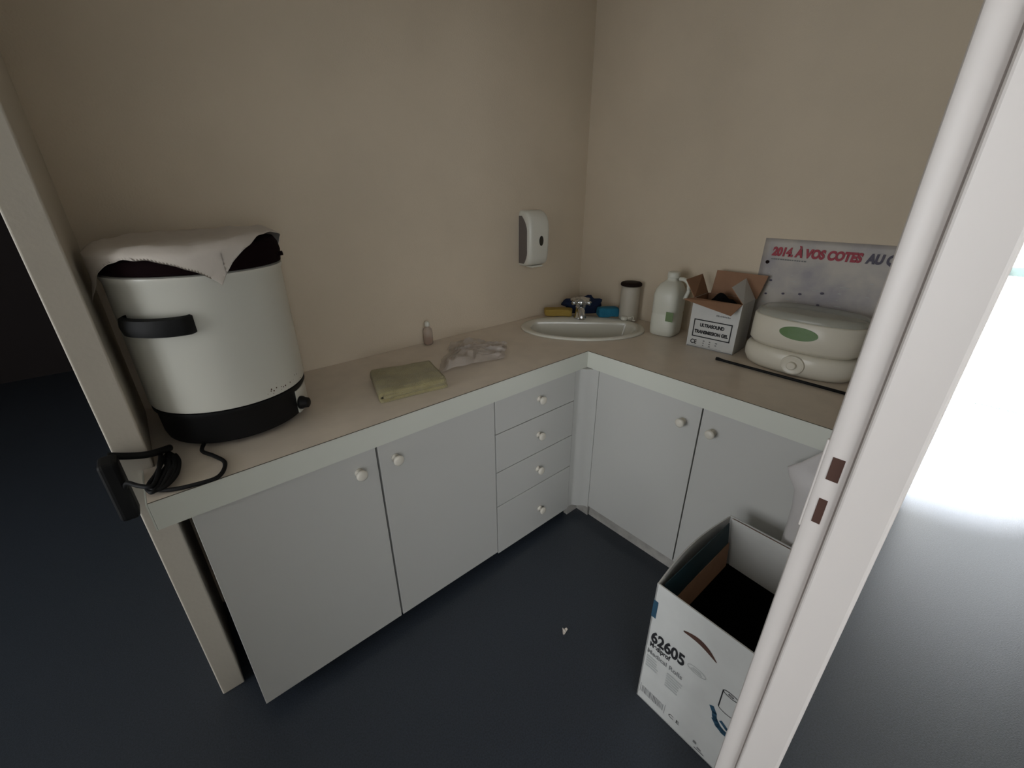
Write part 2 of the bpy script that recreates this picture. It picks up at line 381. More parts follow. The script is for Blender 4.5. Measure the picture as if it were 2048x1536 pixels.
# right run
c3 = thing('base_cabinet', 'white two-door base cabinet under the steamer, behind the open carton', 'cabinet', (.30, -.53, 0))
part(c3, 'body', 'carcass', (DY + DT + .002, .57, -.082, -.066, .06, H - .04), (DY + DT + .002, .57, -.999, -.983, .06, H - .04), (DY + DT + .002, .57, -.983, -.082, .06, .076))
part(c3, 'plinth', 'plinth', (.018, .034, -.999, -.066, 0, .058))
for y0, y1, ky in ((-.5265, -.066, -.465), (-.999, -.5315, -.578)):
    dd = part(c3, 'door', 'door', (DY, DY + DT, y0, y1, .062, TOPZ), bevel=.0012)
    knob(dd, (DY - c3.location.x, ky - c3.location.y, .716), (PI / 2, 0, -PI / 2))

# ------------------------------------------------------------------ corner basin and tap
sk = thing('corner_sink', 'off-white oval ceramic washbasin set diagonally into the worktop corner', 'sink', (SCX, SCY, H))
q2 = 1 / math.sqrt(2)
def AB(a, b, z): return (q2 * (a + b), q2 * (-a + b), z - H)
bm = bmesh.new(); N = 96
def ring_e(a, b, z): return [AB(a * math.cos(2 * PI * i / N), b * math.sin(2 * PI * i / N), z) for i in range(N)]
def opening(k, z, dz=0):  # D-shaped opening, flat side towards the tap
    pts = []
    for i in range(N):
        t = 2 * PI * i / N; a, b = .262 * k * math.cos(t), .182 * k * math.sin(t)
        if b > .080 * k: b = .080 * k + (b - .080 * k) * 0.10
        pts.append(AB(a, b - .004, z + dz))
    return pts
rings(bm, [ring_e(.300, .200, H + .0006), ring_e(.310, .210, H + .002), ring_e(.309, .209, H + .009), ring_e(.302, .202, H + .013), ring_e(.292, .193, H + .013),
           opening(1.02, H + .012), opening(1.0, H + .009), opening(.98, H), opening(.93, H - .06), opening(.82, H - .105), opening(.55, H - .13), opening(.15, H - .135), opening(.05, H - .135)], False, True)
link('basin', bm, 'ceramic', sk, smooth=True)
tp = thing('mixer_tap', 'low chrome tap on the basin deck in front of the dark blue cloth', 'tap', (SCX + q2 * .150, SCY + q2 * .150, H + .0133), PI / 4); tp.scale = (1.3, 1.3, 1.3)
# local: +x points to the wall corner, -x to the basin
link('tap_body', lathe([(.026, 0), (.026, .006), (.021, .012), (.019, .04), (.021, .05), (.018, .056)], 32), 'chrome', tp, smooth=True)
P = catmull([(0, 0, .030), (-.030, 0, .042), (-.055, 0, .042), (-.074, 0, .030), (-.078, 0, .014)], 8)
link('spout', tube(bmesh.new(), P, lambda t: .016 - .003 * t, 16), 'chrome', tp, smooth=True)
bm = lathe([(.019, .054), (.030, .060), (.034, .068), (.031, .078), (.020, .086), (.006, .089)], 24)
bm2 = bm
for k in range(4):
    t = k * PI / 2 + PI / 4
    tube(bm, [Vector((.012 * math.cos(t), .012 * math.sin(t), .070)), Vector((.038 * math.cos(t), .038 * math.sin(t), .071)), Vector((.050 * math.cos(t), .050 * math.sin(t), .070))], lambda q: .010 - .002 * q, 10)
link('tap_handle', bm, 'chrome', tp, smooth=True)

def blob(rx, ry, rz, amp, sc, seed, n=20, m=28, flat=0.0):
    bm = bmesh.new(); rs = []
    for i in range(1, n):
        ph = PI * i / n; row = []
        for j in range(m):
            t = 2 * PI * j / m
            v = Vector((math.sin(ph) * math.cos(t), math.sin(ph) * math.sin(t), -math.cos(ph)))
            kk = 1 + amp * noise.noise(v * sc + Vector((seed, seed * 2, 0)))
            z = max(v.z * rz * kk, -rz * (1 - flat)) + rz * (1 - flat)
            row.append((v.x * rx * kk, v.y * ry * kk, z))
        rs.append(row)
    rings(bm, rs); return bm
def place(o, x, y, z, rz=0): o.location = (x, y, z); o.rotation_euler = (0, 0, rz); return o
# cloths behind the tap, on the deck of the basin
def puff(sx, sy, sz, seed, amp=.006, sc=25, n=14):
    """a soft rounded slab"""
    bm = bmesh.new(); bmesh.ops.create_cube(bm, size=2); bmesh.ops.subdivide_edges(bm, edges=bm.edges[:], cuts=n, use_grid_fill=True)
    for v in bm.verts:
        c = v.co.copy(); l = max(abs(c.x), abs(c.y), abs(c.z))
        pn = (abs(c.x) ** 6 + abs(c.y) ** 6 + abs(c.z) ** 6) ** (1 / 6); c = c / pn
        w = Vector((c.x * sx / 2, c.y * sy / 2, c.z * sz / 2))
        w += Vector((noise.noise(w * sc + Vector((seed, 0, 0))), noise.noise(w * sc + Vector((0, seed, 5))), noise.noise(w * sc + Vector((9, 0, seed))) * .6)) * amp
        w.z = max(w.z + sz / 2, 0); v.co = w
    return bm
o = link('cleaning_cloth', puff(.15, .070, .040, 3), 'yellow', smooth=True); place(o, .300, .462, H + .014, -PI / 4)
tag(o, 'mustard yellow folded cloth on the basin edge, left of the tap', 'cloth')
o = link('cleaning_cloth', blob(.100, .034, .050, .5, 2.2, 7, flat=.2), 'navy', smooth=True); place(o, .448, .408, H + .0135, -PI / 4)
tag(o, 'dark navy crumpled cloth bunched up behind the chrome tap', 'cloth')
o = link('sponge', puff(.115, .055, .050, 11, .006, 30), 'blue', smooth=True); place(o, .484, .268, H + .014, -PI / 4 + .1)
tag(o, 'bright blue sponge cloth on the basin edge, right of the tap', 'sponge')
pg = thing('basin_plug', 'small white plug with a bent chain hook beside the blue sponge', 'plug', (.490, .165, H + .0135), -PI / 4)
link('stopper', lathe([(.016, 0), (.019, .004), (.019, .016), (.014, .020), (.006, .021)], 24), 'ceramic', pg, smooth=True)
link('hook', tube(bmesh.new(), catmull([(.012, -.005, .010), (.030, -.012, .016), (.042, -.006, .020), (.046, -.016, .012), (.040, -.024, .005), (.052, -.028, .004)], 6), .0035, 8), 'ceramic', pg, smooth=True)

# jar with a dark lid
jr = thing('jar', 'white plastic jar with a flat dark brown lid in the corner behind the basin', 'jar', (.543, .178, H + .0005))
link('jar_body', lathe([(.042, 0), (.048, .003), (.049, .02), (.049, .166), (.046, .180), (.042, .184)], 40), mat('jar_plastic', (.50, .46, .385), .45), jr, smooth=True)
link('lid', lathe([(.046, .184), (.053, .186), (.055, .191), (.053, .199), (.047, .203), (.01, .204)], 40), 'brown', jr, smooth=True)

# ------------------------------------------------------------------ soap dispenser on the back wall
sd = thing('soap_dispenser', 'white wall soap dispenser with grey sides and a small dark oval window', 'dispenser', (.176, W1 - .001, 1.16)); sd.scale = (1.13, 1, 1)
def sd_ring(w, y0, d0, z, e=.022):
    x0, x1 = -w / 2, w / 2
    pts = [(x0, 0), (x0, -(d0 - e))]
    for k in range(1, 7): t = k / 6 * PI / 2; pts.append((x0 + e - e * math.cos(t), -(d0 - e) - e * math.sin(t)))
    for k in range(0, 7): t = k / 6 * PI / 2; pts.append((x1 - e + e * math.sin(t), -(d0 - e) - e * math.cos(t)))
    pts.append((x1, 0))
    return [(x, y, z) for x, y in pts]
bm = bmesh.new()
prof = [(0, .112, .050), (.004, .118, .062), (.015, .122, .074), (.04, .124, .080), (.10, .126, .084), (.17, .126, .084), (.205, .126, .080), (.23, .124, .070), (.248, .120, .055), (.258, .112, .040), (.262, .104, .030)]
rings(bm, [sd_ring(w, 0, dd, z) for z, w, dd in prof])
link('cover', bm, 'disp', sd, autos=0.7)
for sgn in (-1, 1):   # grey side cheeks
    bm = bmesh.new()
    side = []
    for k in range(0, 25):
        z = .012 + k / 24 * .225
        dd = .062 * (1 - max(0, (z - .16) / .09) ** 2.2 * .9) * (1 - max(0, (.07 - z) / .07) ** 2 * .55)
        side.append((z, dd))
    a = [bm.verts.new((sgn * .0648, -.004, z)) for z, dd in side]; b = [bm.verts.new((sgn * .0648, -max(dd, .008), z)) for z, dd in side]
    c = [bm.verts.new((sgn * .055, -.004, z)) for z, dd in side]; e2 = [bm.verts.new((sgn * .055, -max(dd, .008), z)) for z, dd in side]
    for k in range(24):
        bm.faces.new((a[k], a[k + 1], b[k + 1], b[k])); bm.faces.new((b[k], b[k + 1], e2[k + 1], e2[k])); bm.faces.new((a[k], c[k], c[k + 1], a[k + 1])); bm.faces.new((c[k], e2[k], e2[k + 1], c[k + 1]))
    bm.faces.new((a[0], b[0], e2[0], c[0])); bm.faces.new((a[-1], c[-1], e2[-1], b[-1]))
    link('side_cheek', bm, 'dispside', sd, label='dark grey side panel')
bm = bmesh.new(); rings(bm, [[(.006 + .013 * kk * math.cos(t), yy, .120 + .024 * kk * math.sin(t)) for t in [2 * PI * i / 28 for i in range(28)]] for kk, yy in ((1, -.078), (1, -.0845), (.85, -.0855))])
link('level_window', bm, 'smoke', sd, smooth=False)
link('push_lever', bx(-.035, .035, -.066, -.020, -.010, -.0005), 'disp', sd, bevel=.004)

# ------------------------------------------------------------------ jug
jg = thing('jug', 'tall translucent white plastic jug with a green label, left of the gel carton', 'jug', (.480, -.080, H + .0005), .12)
bm = bmesh.new()
rings(bm, [sup(a, b, z, 48, 3.6, cx=sh) for z, a, b, sh in ((0, .058, .052, 0), (.006, .066, .060, 0), (.03, .069, .062, 0), (.10, .069, .062, 0), (.105, .067, .060, 0), (.112, .069, .062, 0), (.19, .069, .062, 0), (.215, .064, .056, 0), (.238, .050, .044, .004), (.25, .032, .030, .010), (.256, .024, .024, .012), (.268, .022, .022, .012))])
link('jug_body', bm, 'hdpe', jg, autos=1.0)
link('cap', lathe([(.027, .266), (.028, .270), (.027, .288), (.024, .292), (.005, .293)], 28, c=(.012, 0)), 'hdpe', jg, smooth=True)
link('handle', tube(bmesh.new(), catmull([(.012, -.030, .262), (.010, -.052, .262), (.010, -.074, .245), (.010, -.078, .21), (.008, -.066, .175)], 7), .009, 10), 'hdpe', jg, smooth=True)
link('label', bx(-.0705, -.0692, -.057, -.022, .078, .122), 'green', jg, label='green paper label')

# ------------------------------------------------------------------ gel carton
gb = thing('carton', 'small open white carton marked ultrasound transmission gel, with brown inner flaps', 'box', (.392, -.240, H + .0005), math.radians(-86.5) + PI / 2 * 0)
# local +x runs along the printed front (to the right), local +y runs towards the wall
BW, BD, BH = .198, .150, .213
gb.rotation_euler = (0, 0, math.radians(-86))
t = .003
def wallbox(parent, BW, BD, BH, t, mo, mi, names=('side', 'inner')):
    link('carton_shell', bx((0, BW, 0, t, 0, BH), (0, BW, BD - t, BD, 0, BH), (0, t, t, BD - t, 0, BH), (BW - t, BW, t, BD - t, 0, BH), (0, BW, 0, BD, 0, t)), mo, parent)
    e = .0004
    link('carton_lining', bx((t, BW - t, t, t + e, t, BH), (t, BW - t, BD - t - e, BD - t, t, BH), (t, t + e, t, BD - t, t, BH), (BW - t - e, BW - t, t, BD - t, t, BH), (t, BW - t, t, BD - t, t, t + e)), mi, parent)
wallbox(gb, BW, BD, BH, t, 'carton', 'kraft')
def flap(parent, p0, p1, q1, q0, thick, m_in, m_out, nm='flap', label=None):
    """quad p0-p1 is the hinge, q the free edge; inner face = side of the normal (p1-p0)x(q0-p0)"""
    p0, p1, q1, q0 = map(Vector, (p0, p1, q1, q0)); n = (p1 - p0).cross(q0 - p0).normalized() * thick
    bm = bmesh.new(); top = [bm.verts.new(p + n * .5) for p in (p0, p1, q1, q0)]; bot = [bm.verts.new(p - n * .5) for p in (p0, p1, q1, q0)]
    bm.faces.new(top).material_index = 1; bm.faces.new(bot[::-1]).material_index = 0
    for i in range(4):
        j = (i + 1) % 4; bm.faces.new((top[i], bot[i], bot[j], top[j])).material_index = 0
    me = bpy.data.meshes.new(nm); bm.to_mesh(me); bm.free(); me.materials.append(M[m_in]); me.materials.append(M[m_out])
    o = bpy.data.objects.new(nm, me); COL.objects.link(o); o.parent = parent
    if label: o['label'] = label
    return o
FL = .072
flap(gb, (.002, .0, BH), (BW - .002, .0, BH), (BW - .020, -.052, BH - .038), (-.030, -.036, BH - .004), .0025, 'kraft', 'carton')          # front flap folded out and down
flap(gb, (BW + .006, BD, BH), (.012, BD, BH), (.018, BD + .010, BH + .100), (BW + .026, BD + .010, BH + .098), .0025, 'kraft', 'carton')   # back flap standing
flap(gb, (.0, BD - .004, BH), (.0, .004, BH), (-.055, .020, BH + .068), (-.036, BD - .01, BH + .080), .0025, 'kraft', 'carton')             # left flap leaning out
flap(gb, (BW, .004, BH), (BW, BD - .004, BH), (BW - .050, BD - .012, BH + .082), (BW - .060, .014, BH + .060), .0025, 'kraft', 'carton')    # right flap leaning in
fg = Face((0, 0, 0), (1, 0, 0), (0, 0, 1), gb)
o1 = .012
fr_ = rect
A0, A1, B0, B1, w = .018, .178, .048, .126, .0045
fg.shapes('printed_frame', [rect(A0, B0, A1, B0 + w), rect(A0, B1 - w, A1, B1), rect(A0, B0, A0 + w, B1), rect(A1 - w, B0, A1, B1)], 'ink')
fg.text('lettering', 'ULTRASOUND', .046, .096, .0195, 'ink', width=.102, bold=.0012)
fg.text('lettering', 'TRANSMISSION GEL', .027, .066, .0195, 'ink', width=.142, bold=.0012)
fg.text('ce_mark', 'CE', .016, .016, .026, 'ink', width=.027, bold=.0008)
fg.shapes('small_print', [rect(.070 + .013 * i, .012 + .010 * j, .070 + .013 * i + random.uniform(.005, .011), .0165 + .010 * j) for i in range(5) for j in range(3) if random.random() < .75], 'greyink')
fg.shapes('faded_stamp', [rect(.106 + .0065 * i, .150, .106 + .0065 * i + .005, .150 + random.uniform(.004, .007)) for i in range(9)], 'greyink')
fg.shapes('tape_lines', [rect(.004, .003, .196, .0045), rect(.02, .0085, .15, .0093)], 'greyink')
o = link('dark_bag', blob(.052, .074, .112, .22, 2.2, 5, flat=.05), 'blackm', smooth=True); place(o, .476, -.330, H + .0050, 0)
tag(o, 'black bag bulging up inside the open gel carton', 'bag')

# ------------------------------------------------------------------ steamer
st = thing('food_steamer', 'white oval electric food steamer with a green oval badge and a round dial', 'steamer', (.458, -.665, H + .001))
RX, RY2 = .122, .193
bm = bmesh.new()
rings(bm, [sup(RX * k, RY2 * k2, z, 72, 2.5) for z, k, k2 in ((0, .84, .88), (.004, .88, .92), (.030, .99, .99), (.050, 1.0, 1.0), (.070, .99, .99), (.082, .95, .96), (.086, .86, .9))])
link('base', bm, 'steam', st, smooth=True)
bm = bmesh.new()
rings(bm, [sup(RX * k, RY2 * k2, z, 72, 2.6) for z, k, k2 in ((.0865, .84, .88), (.098, .90, .93), (.104, .97, .955), (.150, .965, .96), (.196, .955, .955), (.200, .93, .94))])
link('steam_basket', bm, 'steam', st, smooth=True)
bm = bmesh.new()
rings(bm, [sup(RX * k, RY2 * k2, z, 72, 2.5) for z, k, k2 in ((.2005, .925, .935), (.206, .93, .935), (.218, .89, .90), (.224, .80, .84), (.227, .4, .45), (.2275, .05, .05))], cap0=False)
link('lid', bm, 'steamlid', st, smooth=True, label='frosted clear lid')
bm = bmesh.new()   # oval badge following the basket front
rs = []
for kk in (1, .55, .05):
    row = []
    for i in range(40):
        tt = 2 * PI * i / 40; y = .062 * kk * math.cos(tt); z = .160 + .024 * kk * math.sin(tt)
        xx = -RX * .962 * (1 - (abs(y) / (RY2 * .96)) ** 2.6) ** (1 / 2.6) - .0012
        row.append((xx, y - .002, z))
    rs.append(row)
rings(bm, rs, cap0=False); link('badge', bm, 'greenl', st, label='green oval badge')
bm = bmesh.new(); rings(bm, [[(-xx, -.012 + rr * math.cos(2 * PI * i / 32), .044 + rr * .9 * math.sin(2 * PI * i / 32)) for i in range(32)] for rr, xx in ((.040, .1190), (.038, .1265), (.034, .1280), (.030, .1262), (.016, .1262), (.0155, .137), (.013, .139))], cap0=False)
link('dial', bm, 'steam', st, autos=0.6)

rd = link('black_rod', tube(bmesh.new(), [Vector((.303, -.418, H + .0075)), Vector((.303, -.43, H + .0075)), Vector((.302, -.445, H + .0065)), Vector((.300, -.70, H + .0065)), Vector((.298, -.90, H + .0065))], lambda t: .0065 if t < .3 else .0052, 10), 'black', smooth=True)
tag(rd, 'long thin black rod lying on the worktop in front of the steamer', 'rod')

# ------------------------------------------------------------------ calendar poster on the right wall
po = thing('calendar_poster', 'year planner poster pinned on the right wall with a red heading', 'poster', (W2 - .001, -.400, .90))
PW, PH = .56, .425
bm = bmesh.new(); n = 24
grid = [[Vector((-.0015 - .002 * abs(noise.noise(Vector((i * .3, j * .3, 1)))), -PW * i / n, PH * j / n)) for j in range(n + 1)] for i in range(n + 1)]
A = [[bm.verts.new(p) for p in row] for row in grid]; B = [[bm.verts.new((-.0002, p.y, p.z)) for p in row] for row in grid]
for i in range(n):
    for j in range(n): bm.faces.new((A[i][j], A[i + 1][j], A[i + 1][j + 1], A[i][j + 1])); bm.faces.new((B[i][j], B[i][j + 1], B[i + 1][j + 1], B[i + 1][j]))
for i in range(n):
    bm.faces.new((A[i][0], B[i][0], B[i + 1][0], A[i + 1][0])); bm.faces.new((A[i][n], A[i + 1][n], B[i + 1][n], B[i][n])); bm.faces.new((A[0][i], A[0][i + 1], B[0][i + 1], B[0][i])); bm.faces.new((A[n][i], B[n][i], B[n][i + 1], A[n][i + 1]))
link('sheet', bm, 'poster', po, smooth=True)
fp = Face((-.0042, 0, 0), (0, -1, 0), (0, 0, 1), po)
fp.text('heading', '2014. \u00c0 VOS COTES', .036, .362, .044, 'redink', width=.300, bold=.0026, shear=.12)
fp.text('heading', 'AU QU', .348, .362, .044, 'greyblue', width=.112, bold=.0026, shear=.12)
fp.shapes('subheading', [rect(.037 + .0085 * i, .345, .037 + .0085 * i + random.uniform(.004, .0075), .3495) for i in range(15)], 'greyink')
marks = []
for cxm in range(6):
    for rw in range(11):
        if random.random() < .55:
            a = .04 + cxm * .085; b = .29 - rw * .024
            marks.append(rect(a, b, a + random.uniform(.004, .03), b + .0025))
fp.shapes('month_columns', marks, 'paleink')
dots = []
for a, b, rr in ((.055, .262, .006), (.048, .206, .0055), (.112, .215, .006), (.172, .222, .0065), (.165, .156, .007), (.242, .19, .006), (.245, .236, .007)):
    dots.append([(a + rr * math.cos(k * PI / 4), b + rr * .7 * math.sin(k * PI / 4)) for k in range(8)])
fp.shapes('day_dots', dots, 'greyblue')
bm = bmesh.new(); rings(bm, [[(-xx, -.026 + rr * math.cos(2 * PI * i / 16), .333 + rr * math.sin(2 * PI * i / 16)) for i in range(16)] for rr, xx in ((.006, .002), (.007, .006), (.0055, .009), (.001, .0098))], cap0=False)
link('push_pin', bm, 'brown', po, smooth=True)

# ------------------------------------------------------------------ steriliser pot
pt = thing('steriliser_pot', 'large white enamel pot with a black base and a black side handle on the worktop', 'pot', (-1.262, .325, H + .0005))
RB = .196
link('pot_body', lathe([(RB - .012, .108), (RB - .002, .111), (RB, .119), (RB, .437), (RB + .004, .444), (RB + .004, .452), (RB - .004, .455), (RB - .008, .448), (RB - .008, .135), (RB - .02, .125), (.01, .124)], 96, True, True), 'enamel', pt, autos=0.8)
link('heater_base', lathe([(RB - .030, .006), (RB - .022, .010), (RB - .014, .014), (RB - .010, .03), (RB - .008, .090), (RB - .002, .097), (RB - .002, .1072), (.02, .1075)], 96), 'black', pt, autos=0.8)
for k in range(4):
    tt = PI / 4 + k * PI / 2
    link('foot', lathe([(.014, -.0002), (.016, .003), (.014, .009)], 16, c=((RB - .05) * math.cos(tt), (RB - .05) * math.sin(tt))), 'black', pt)
def arc_panel(a0, a1, r0, r1, z0, z1, n=16):
    bm = bmesh.new(); rs = []
    for k in range(n + 1):
        t = math.radians(a0 + (a1 - a0) * k / n); c, s_ = math.cos(t), math.sin(t)
        rs.append([(r0 * c, r0 * s_, z0), (r1 * c, r1 * s_, z0), (r1 * c, r1 * s_, z1), (r0 * c, r0 * s_, z1)])
    rings(bm, rs); return bm
pp = link('control_panel', arc_panel(-45, 10, RB - .010, RB - .0055, .018, .088), 'enamel', pt, label='white control panel')
t = math.radians(-41); cx_, cy_ = (RB - .006) * math.cos(t), (RB - .006) * math.sin(t)
bm = bmesh.new(); dv = Vector((math.cos(t), math.sin(t), 0)); sv = Vector((-math.sin(t), math.cos(t), 0))
rings(bm, [[Vector((cx_, cy_, .046)) + dv * h_ + (sv * math.cos(2 * PI * i / 24) + Vector((0, 0, 1)) * math.sin(2 * PI * i / 24)) * rr for i in range(24)] for rr, h_ in ((.020, 0), (.020, .008), (.017, .010), (.015, .024), (.012, .026))])
link('dial', bm, 'black', pp, smooth=True)
# black handle on the front-left of the body: standing off on two brackets
bm = bmesh.new(); hz = .345
hr = []
a0, a1 = math.radians(-153), math.radians(-106)
for k in range(17):
    f = k / 16; t = a0 + (a1 - a0) * f; off = .034 * math.sin(PI * min(max(f, .0), 1)) ** .35
    rr = RB - .002 + off; c, s_ = math.cos(t), math.sin(t); hh = .023
    hr.append([((rr - .007) * c, (rr - .007) * s_, hz - hh), ((rr + .004) * c, (rr + .004) * s_, hz - hh + .004), ((rr + .008) * c, (rr + .008) * s_, hz), ((rr + .004) * c, (rr + .004) * s_, hz + hh - .004), ((rr - .007) * c, (rr - .007) * s_, hz + hh)])
rings(bm, hr); link('handle', bm, 'black', pt, autos=0.9, label='black moulded side handle')
bm = bmesh.new(); random.seed(8)
for k in range(20):
    t = math.radians(random.uniform(-75, -5)); z = .118 + abs(random.gauss(0, .016)); rr = random.uniform(.0006, .0022)
    c, s_ = math.cos(t), math.sin(t)
    bm.faces.new([bm.verts.new(((RB + .0006) * c - s_ * rr * math.cos(q), (RB + .0006) * s_ + c * rr * math.cos(q), z + rr * 1.2 * math.sin(q))) for q in [2 * PI * i / 7 for i in range(7)]])
link('rust_spots', bm, 'rust', pt, label='brown rust specks')
lid = thing('pot_lid', 'dark lid sitting tilted on the white pot, mostly hidden under paper', 'lid', (-1.262, .325, H + .4560))
bm = lathe([(RB - .014, 0), (RB + .004, .002), (RB + .008, .010), (RB + .005, .030), (RB - .004, .046), (RB - .03, .054), (.05, .058), (.01, .058)], 72)
for v in bm.verts:   # the right side stands higher than the left
    if v.co.z > .005: v.co.z += .022 * max(0, (v.co.x * .9 - v.co.y * .1) / RB)
link('lid_shell', bm, 'lid', lid, autos=0.8)
t = math.radians(-25)
link('lid_catch', tube(bmesh.new(), [Vector(((RB + .002) * math.cos(t), (RB + .002) * math.sin(t), .020)), Vector(((RB + .016) * math.cos(t), (RB + .016) * math.sin(t), .022))], .006, 12), 'lid', lid)
# paper sheet draped over the lid
bm = bmesh.new(); n = 60; hs = .213; ang = math.radians(54)
top = []
for i in range(n + 1):
    row = []
    for j in range(n + 1):
        a, b = (i / n - .5) * 2 * hs, (j / n - .5) * 2 * hs
        x = a * math.cos(ang) - b * math.sin(ang) - .022; y = a * math.sin(ang) + b * math.cos(ang) + .006
        rr = math.hypot(x, y); az_ = math.atan2(y, x)
        z = .064 + .022 * max(0, x * .9 - y * .1) / RB + .010 * noise.noise(Vector((x * 9, y * 9, 2))) * (1 - min(1, rr / .3)) + .012 * max(0, y) / RB
        lim = RB - .012
        sx_, sy_ = x, y
        if rr > lim:
            over = rr - lim; k = min(1, over / .03)
            rr2 = lim + over * (.85 - .55 * k) ; sx_, sy_ = rr2 * math.cos(az_), rr2 * math.sin(az_)
            rr2 = max(rr2, min(rr, RB + .016)); sx_, sy_ = rr2 * math.cos(az_), rr2 * math.sin(az_)
            z -= over * over / (over + .02) * 1.05
        z += .004 * noise.noise(Vector((x * 30, y * 30, 7)))
        row.append(Vector((sx_, sy_, z)))
    top.append(row)
slab(bm, top, .0012)
o = link('paper_sheet', bm, 'paper', smooth=True); o.location = (-1.262, .325, H + .4565)
tag(o, 'white paper sheet draped over the lid, one corner hanging down in front', 'paper')

# power cord coiled at the left end of the worktop
pc = thing('power_cord', 'black power cord coiled beside the pot and hanging over the worktop end', 'cable', (-1.45, .10, H))
ox, oy, oz = pc.location
z0 = H + .0068
def W(*P): return [Vector((x - ox, y - oy, z - oz)) for x, y, z in P]
bm = bmesh.new()
pth = [(-1.376, .178, z0 + .010), (-1.385, .150, z0 + .004), (-1.365, .110, z0), (-1.350, .055, z0), (-1.372, .0, z0), (-1.42, -.0, z0), (-1.465, .015, z0), (-1.49, .04, z0 + .002), (-1.478, .09, z0 + .004), (-1.455, .14, z0 + .006), (-1.452, .19, z0 + .006),
       (-1.464, .15, z0 + .014), (-1.482, .09, z0 + .012), (-1.500, .045, z0 + .010), (-1.480, .022, z0 + .006), (-1.452, .05, z0 + .010), (-1.438, .10, z0 + .012), (-1.443, .155, z0 + .012), (-1.462, .19, z0 + .018),
       (-1.470, .13, z0 + .022), (-1.478, .07, z0 + .020), (-1.492, .03, z0 + .016), (-1.514, .045, z0 + .018), (-1.536, .085, z0 + .014), (-1.548, .11, z0 - .02)]
tube(bm, catmull(W(*pth), 7), .0050, 8)
for k in range(5):
    dx = .006 * k
    tube(bm, catmull(W((-1.440 - dx, .170, z0 + .006 + .004 * (k % 3)), (-1.436 - dx, .115, z0 + .012 + .005 * (k % 2)), (-1.446 - dx, .060, z0 + .010 + .004 * (k % 3)), (-1.470 - dx, .028 - .002 * k, z0 + .006), (-1.492 - dx * .5, .035 + .003 * k, z0 + .004)), 6), .0050, 8)
link('cable', bm, 'black', pc, smooth=True)
bm = tube(bmesh.new(), catmull(W((-1.445, .185, H + .030), (-1.485, .150, H + .045), (-1.520, .150, H + .055), (-1.556, .152, H + .070)), 8), .0085, 10)
link('cord_strap', bm, 'black', pc, smooth=True)
bm = bmesh.new()
link('plug', bx(-1.575 - ox, -1.538 - ox, .095 - oy, .150 - oy, H - .085 - oz, H + .075 - oz), 'black', pc, bevel=.010)

# ------------------------------------------------------------------ folded towel
def towel():
    bm = bmesh.new()
    A_, B_, C_, D_ = Vector((-.898, .118, 0)), Vector((-.668, .082, 0)), Vector((-.625, .275, 0)), Vector((-.835, .330, 0))
    prof = []
    L = 26; th = .0048
    def lay(z, rev, x0=0.0, x1=1.0):
        xs = [x0 + (x1 - x0) * k / L for k in range(L + 1)]
        return [(x, z) for x in (xs[::-1] if rev else xs)]
    path = lay(.004, True, .02, 1.0)
    path += [(.0 - .022 * math.sin(t), .0145 - .0105 * math.cos(t)) for t in [k / 8 * PI for k in range(1, 8)]]
    path += lay(.025, False, .02, .98)
    mid = lay(.0148, True, .03, .985)
    for pth_, w in ((path, 0), (mid, 1)):
        m = 30; rs = []
        P2 = []
        for k, (x, z) in enumerate(pth_):
            a = pth_[max(k - 1, 0)]; b = pth_[min(k + 1, len(pth_) - 1)]
            dx, dz = (b[0] - a[0]) * .25, b[1] - a[1]; l = math.hypot(dx, dz) or 1; P2.append((x, z, -dz / l, dx / l))
        for j in range(m + 1):
            v = j / m
            row = []
            for sgn in (1, -1):
                seq = P2 if sgn == 1 else P2[::-1]
                for x, z, nx, nz in seq:
                    xx = x + sgn * nx * th / .25 * .8; zz = z + sgn * nz * th
                    bul = .004 * noise.noise(Vector((x * 3, v * 3, w))) * (1 if z > .01 else 0)
                    pos = (A_ * (1 - xx) + B_ * xx) * (1 - v) + (D_ * (1 - xx) + C_ * xx) * v
                    edge = .006 * noise.noise(Vector((x * 4, w * 5 + (0 if v < .5 else 9), 3)))
                    if j in (0, m): pos = pos + (D_ - A_).normalized() * edge * (1 if j else -1)
                    row.append((pos.x, pos.y, max(0.0, zz + bul * (1 if z > .01 else 0) - .006 * (v > .96) - .004 * (v < .04) * (z > .02))))
            rs.append(row)
        rings(bm, rs)
    return bm
o = link('folded_towel', towel(), 'towel', smooth=True, loc=(0, 0, H + .0008))
o.scale = (1, 1, 1.35)
tag(o, 'yellow-green folded towel near the worktop edge between pot and basin', 'towel')

# crumpled clear film
bm = bmesh.new(); n = 44; top = []
qa, qb, qc, qd = Vector((-.63, .215, 0)), Vector((-.34, .165, 0)), Vector((-.205, .300, 0)), Vector((-.40, .470, 0))
for i in range(n + 1):
    row = []
    for j in range(n + 1):
        uu, vv = i / n, j / n
        p = (qa * (1 - uu) + qb * uu) * (1 - vv) + (qd * (1 - uu) + qc * uu) * vv
        p = p + Vector((noise.noise(Vector((uu * 4, vv * 4, 1))), noise.noise(Vector((uu * 4, vv * 4, 8))), 0)) * .028
        rg = 1 - abs(noise.noise(Vector((uu * 4.2, vv * 4.2, 3)))) * 2.2
        rg2 = 1 - abs(noise.noise(Vector((uu * 10, vv * 10, 5)))) * 2
        edge = min(uu, 1 - uu, vv, 1 - vv); k = min(1, edge / .12)
        arch = math.exp(-((uu - .38) / .24) ** 2) * .022 * (1 - .3 * vv)
        row.append(Vector((p.x, p.y, .0025 + max(0, rg * .020 + rg2 * .008 + arch) * (.25 + .75 * k))))
    top.append(row)
slab(bm, top, .0008)
o = link('crumpled_film', bm, 'film', smooth=False, loc=(0, 0, H + .0006))
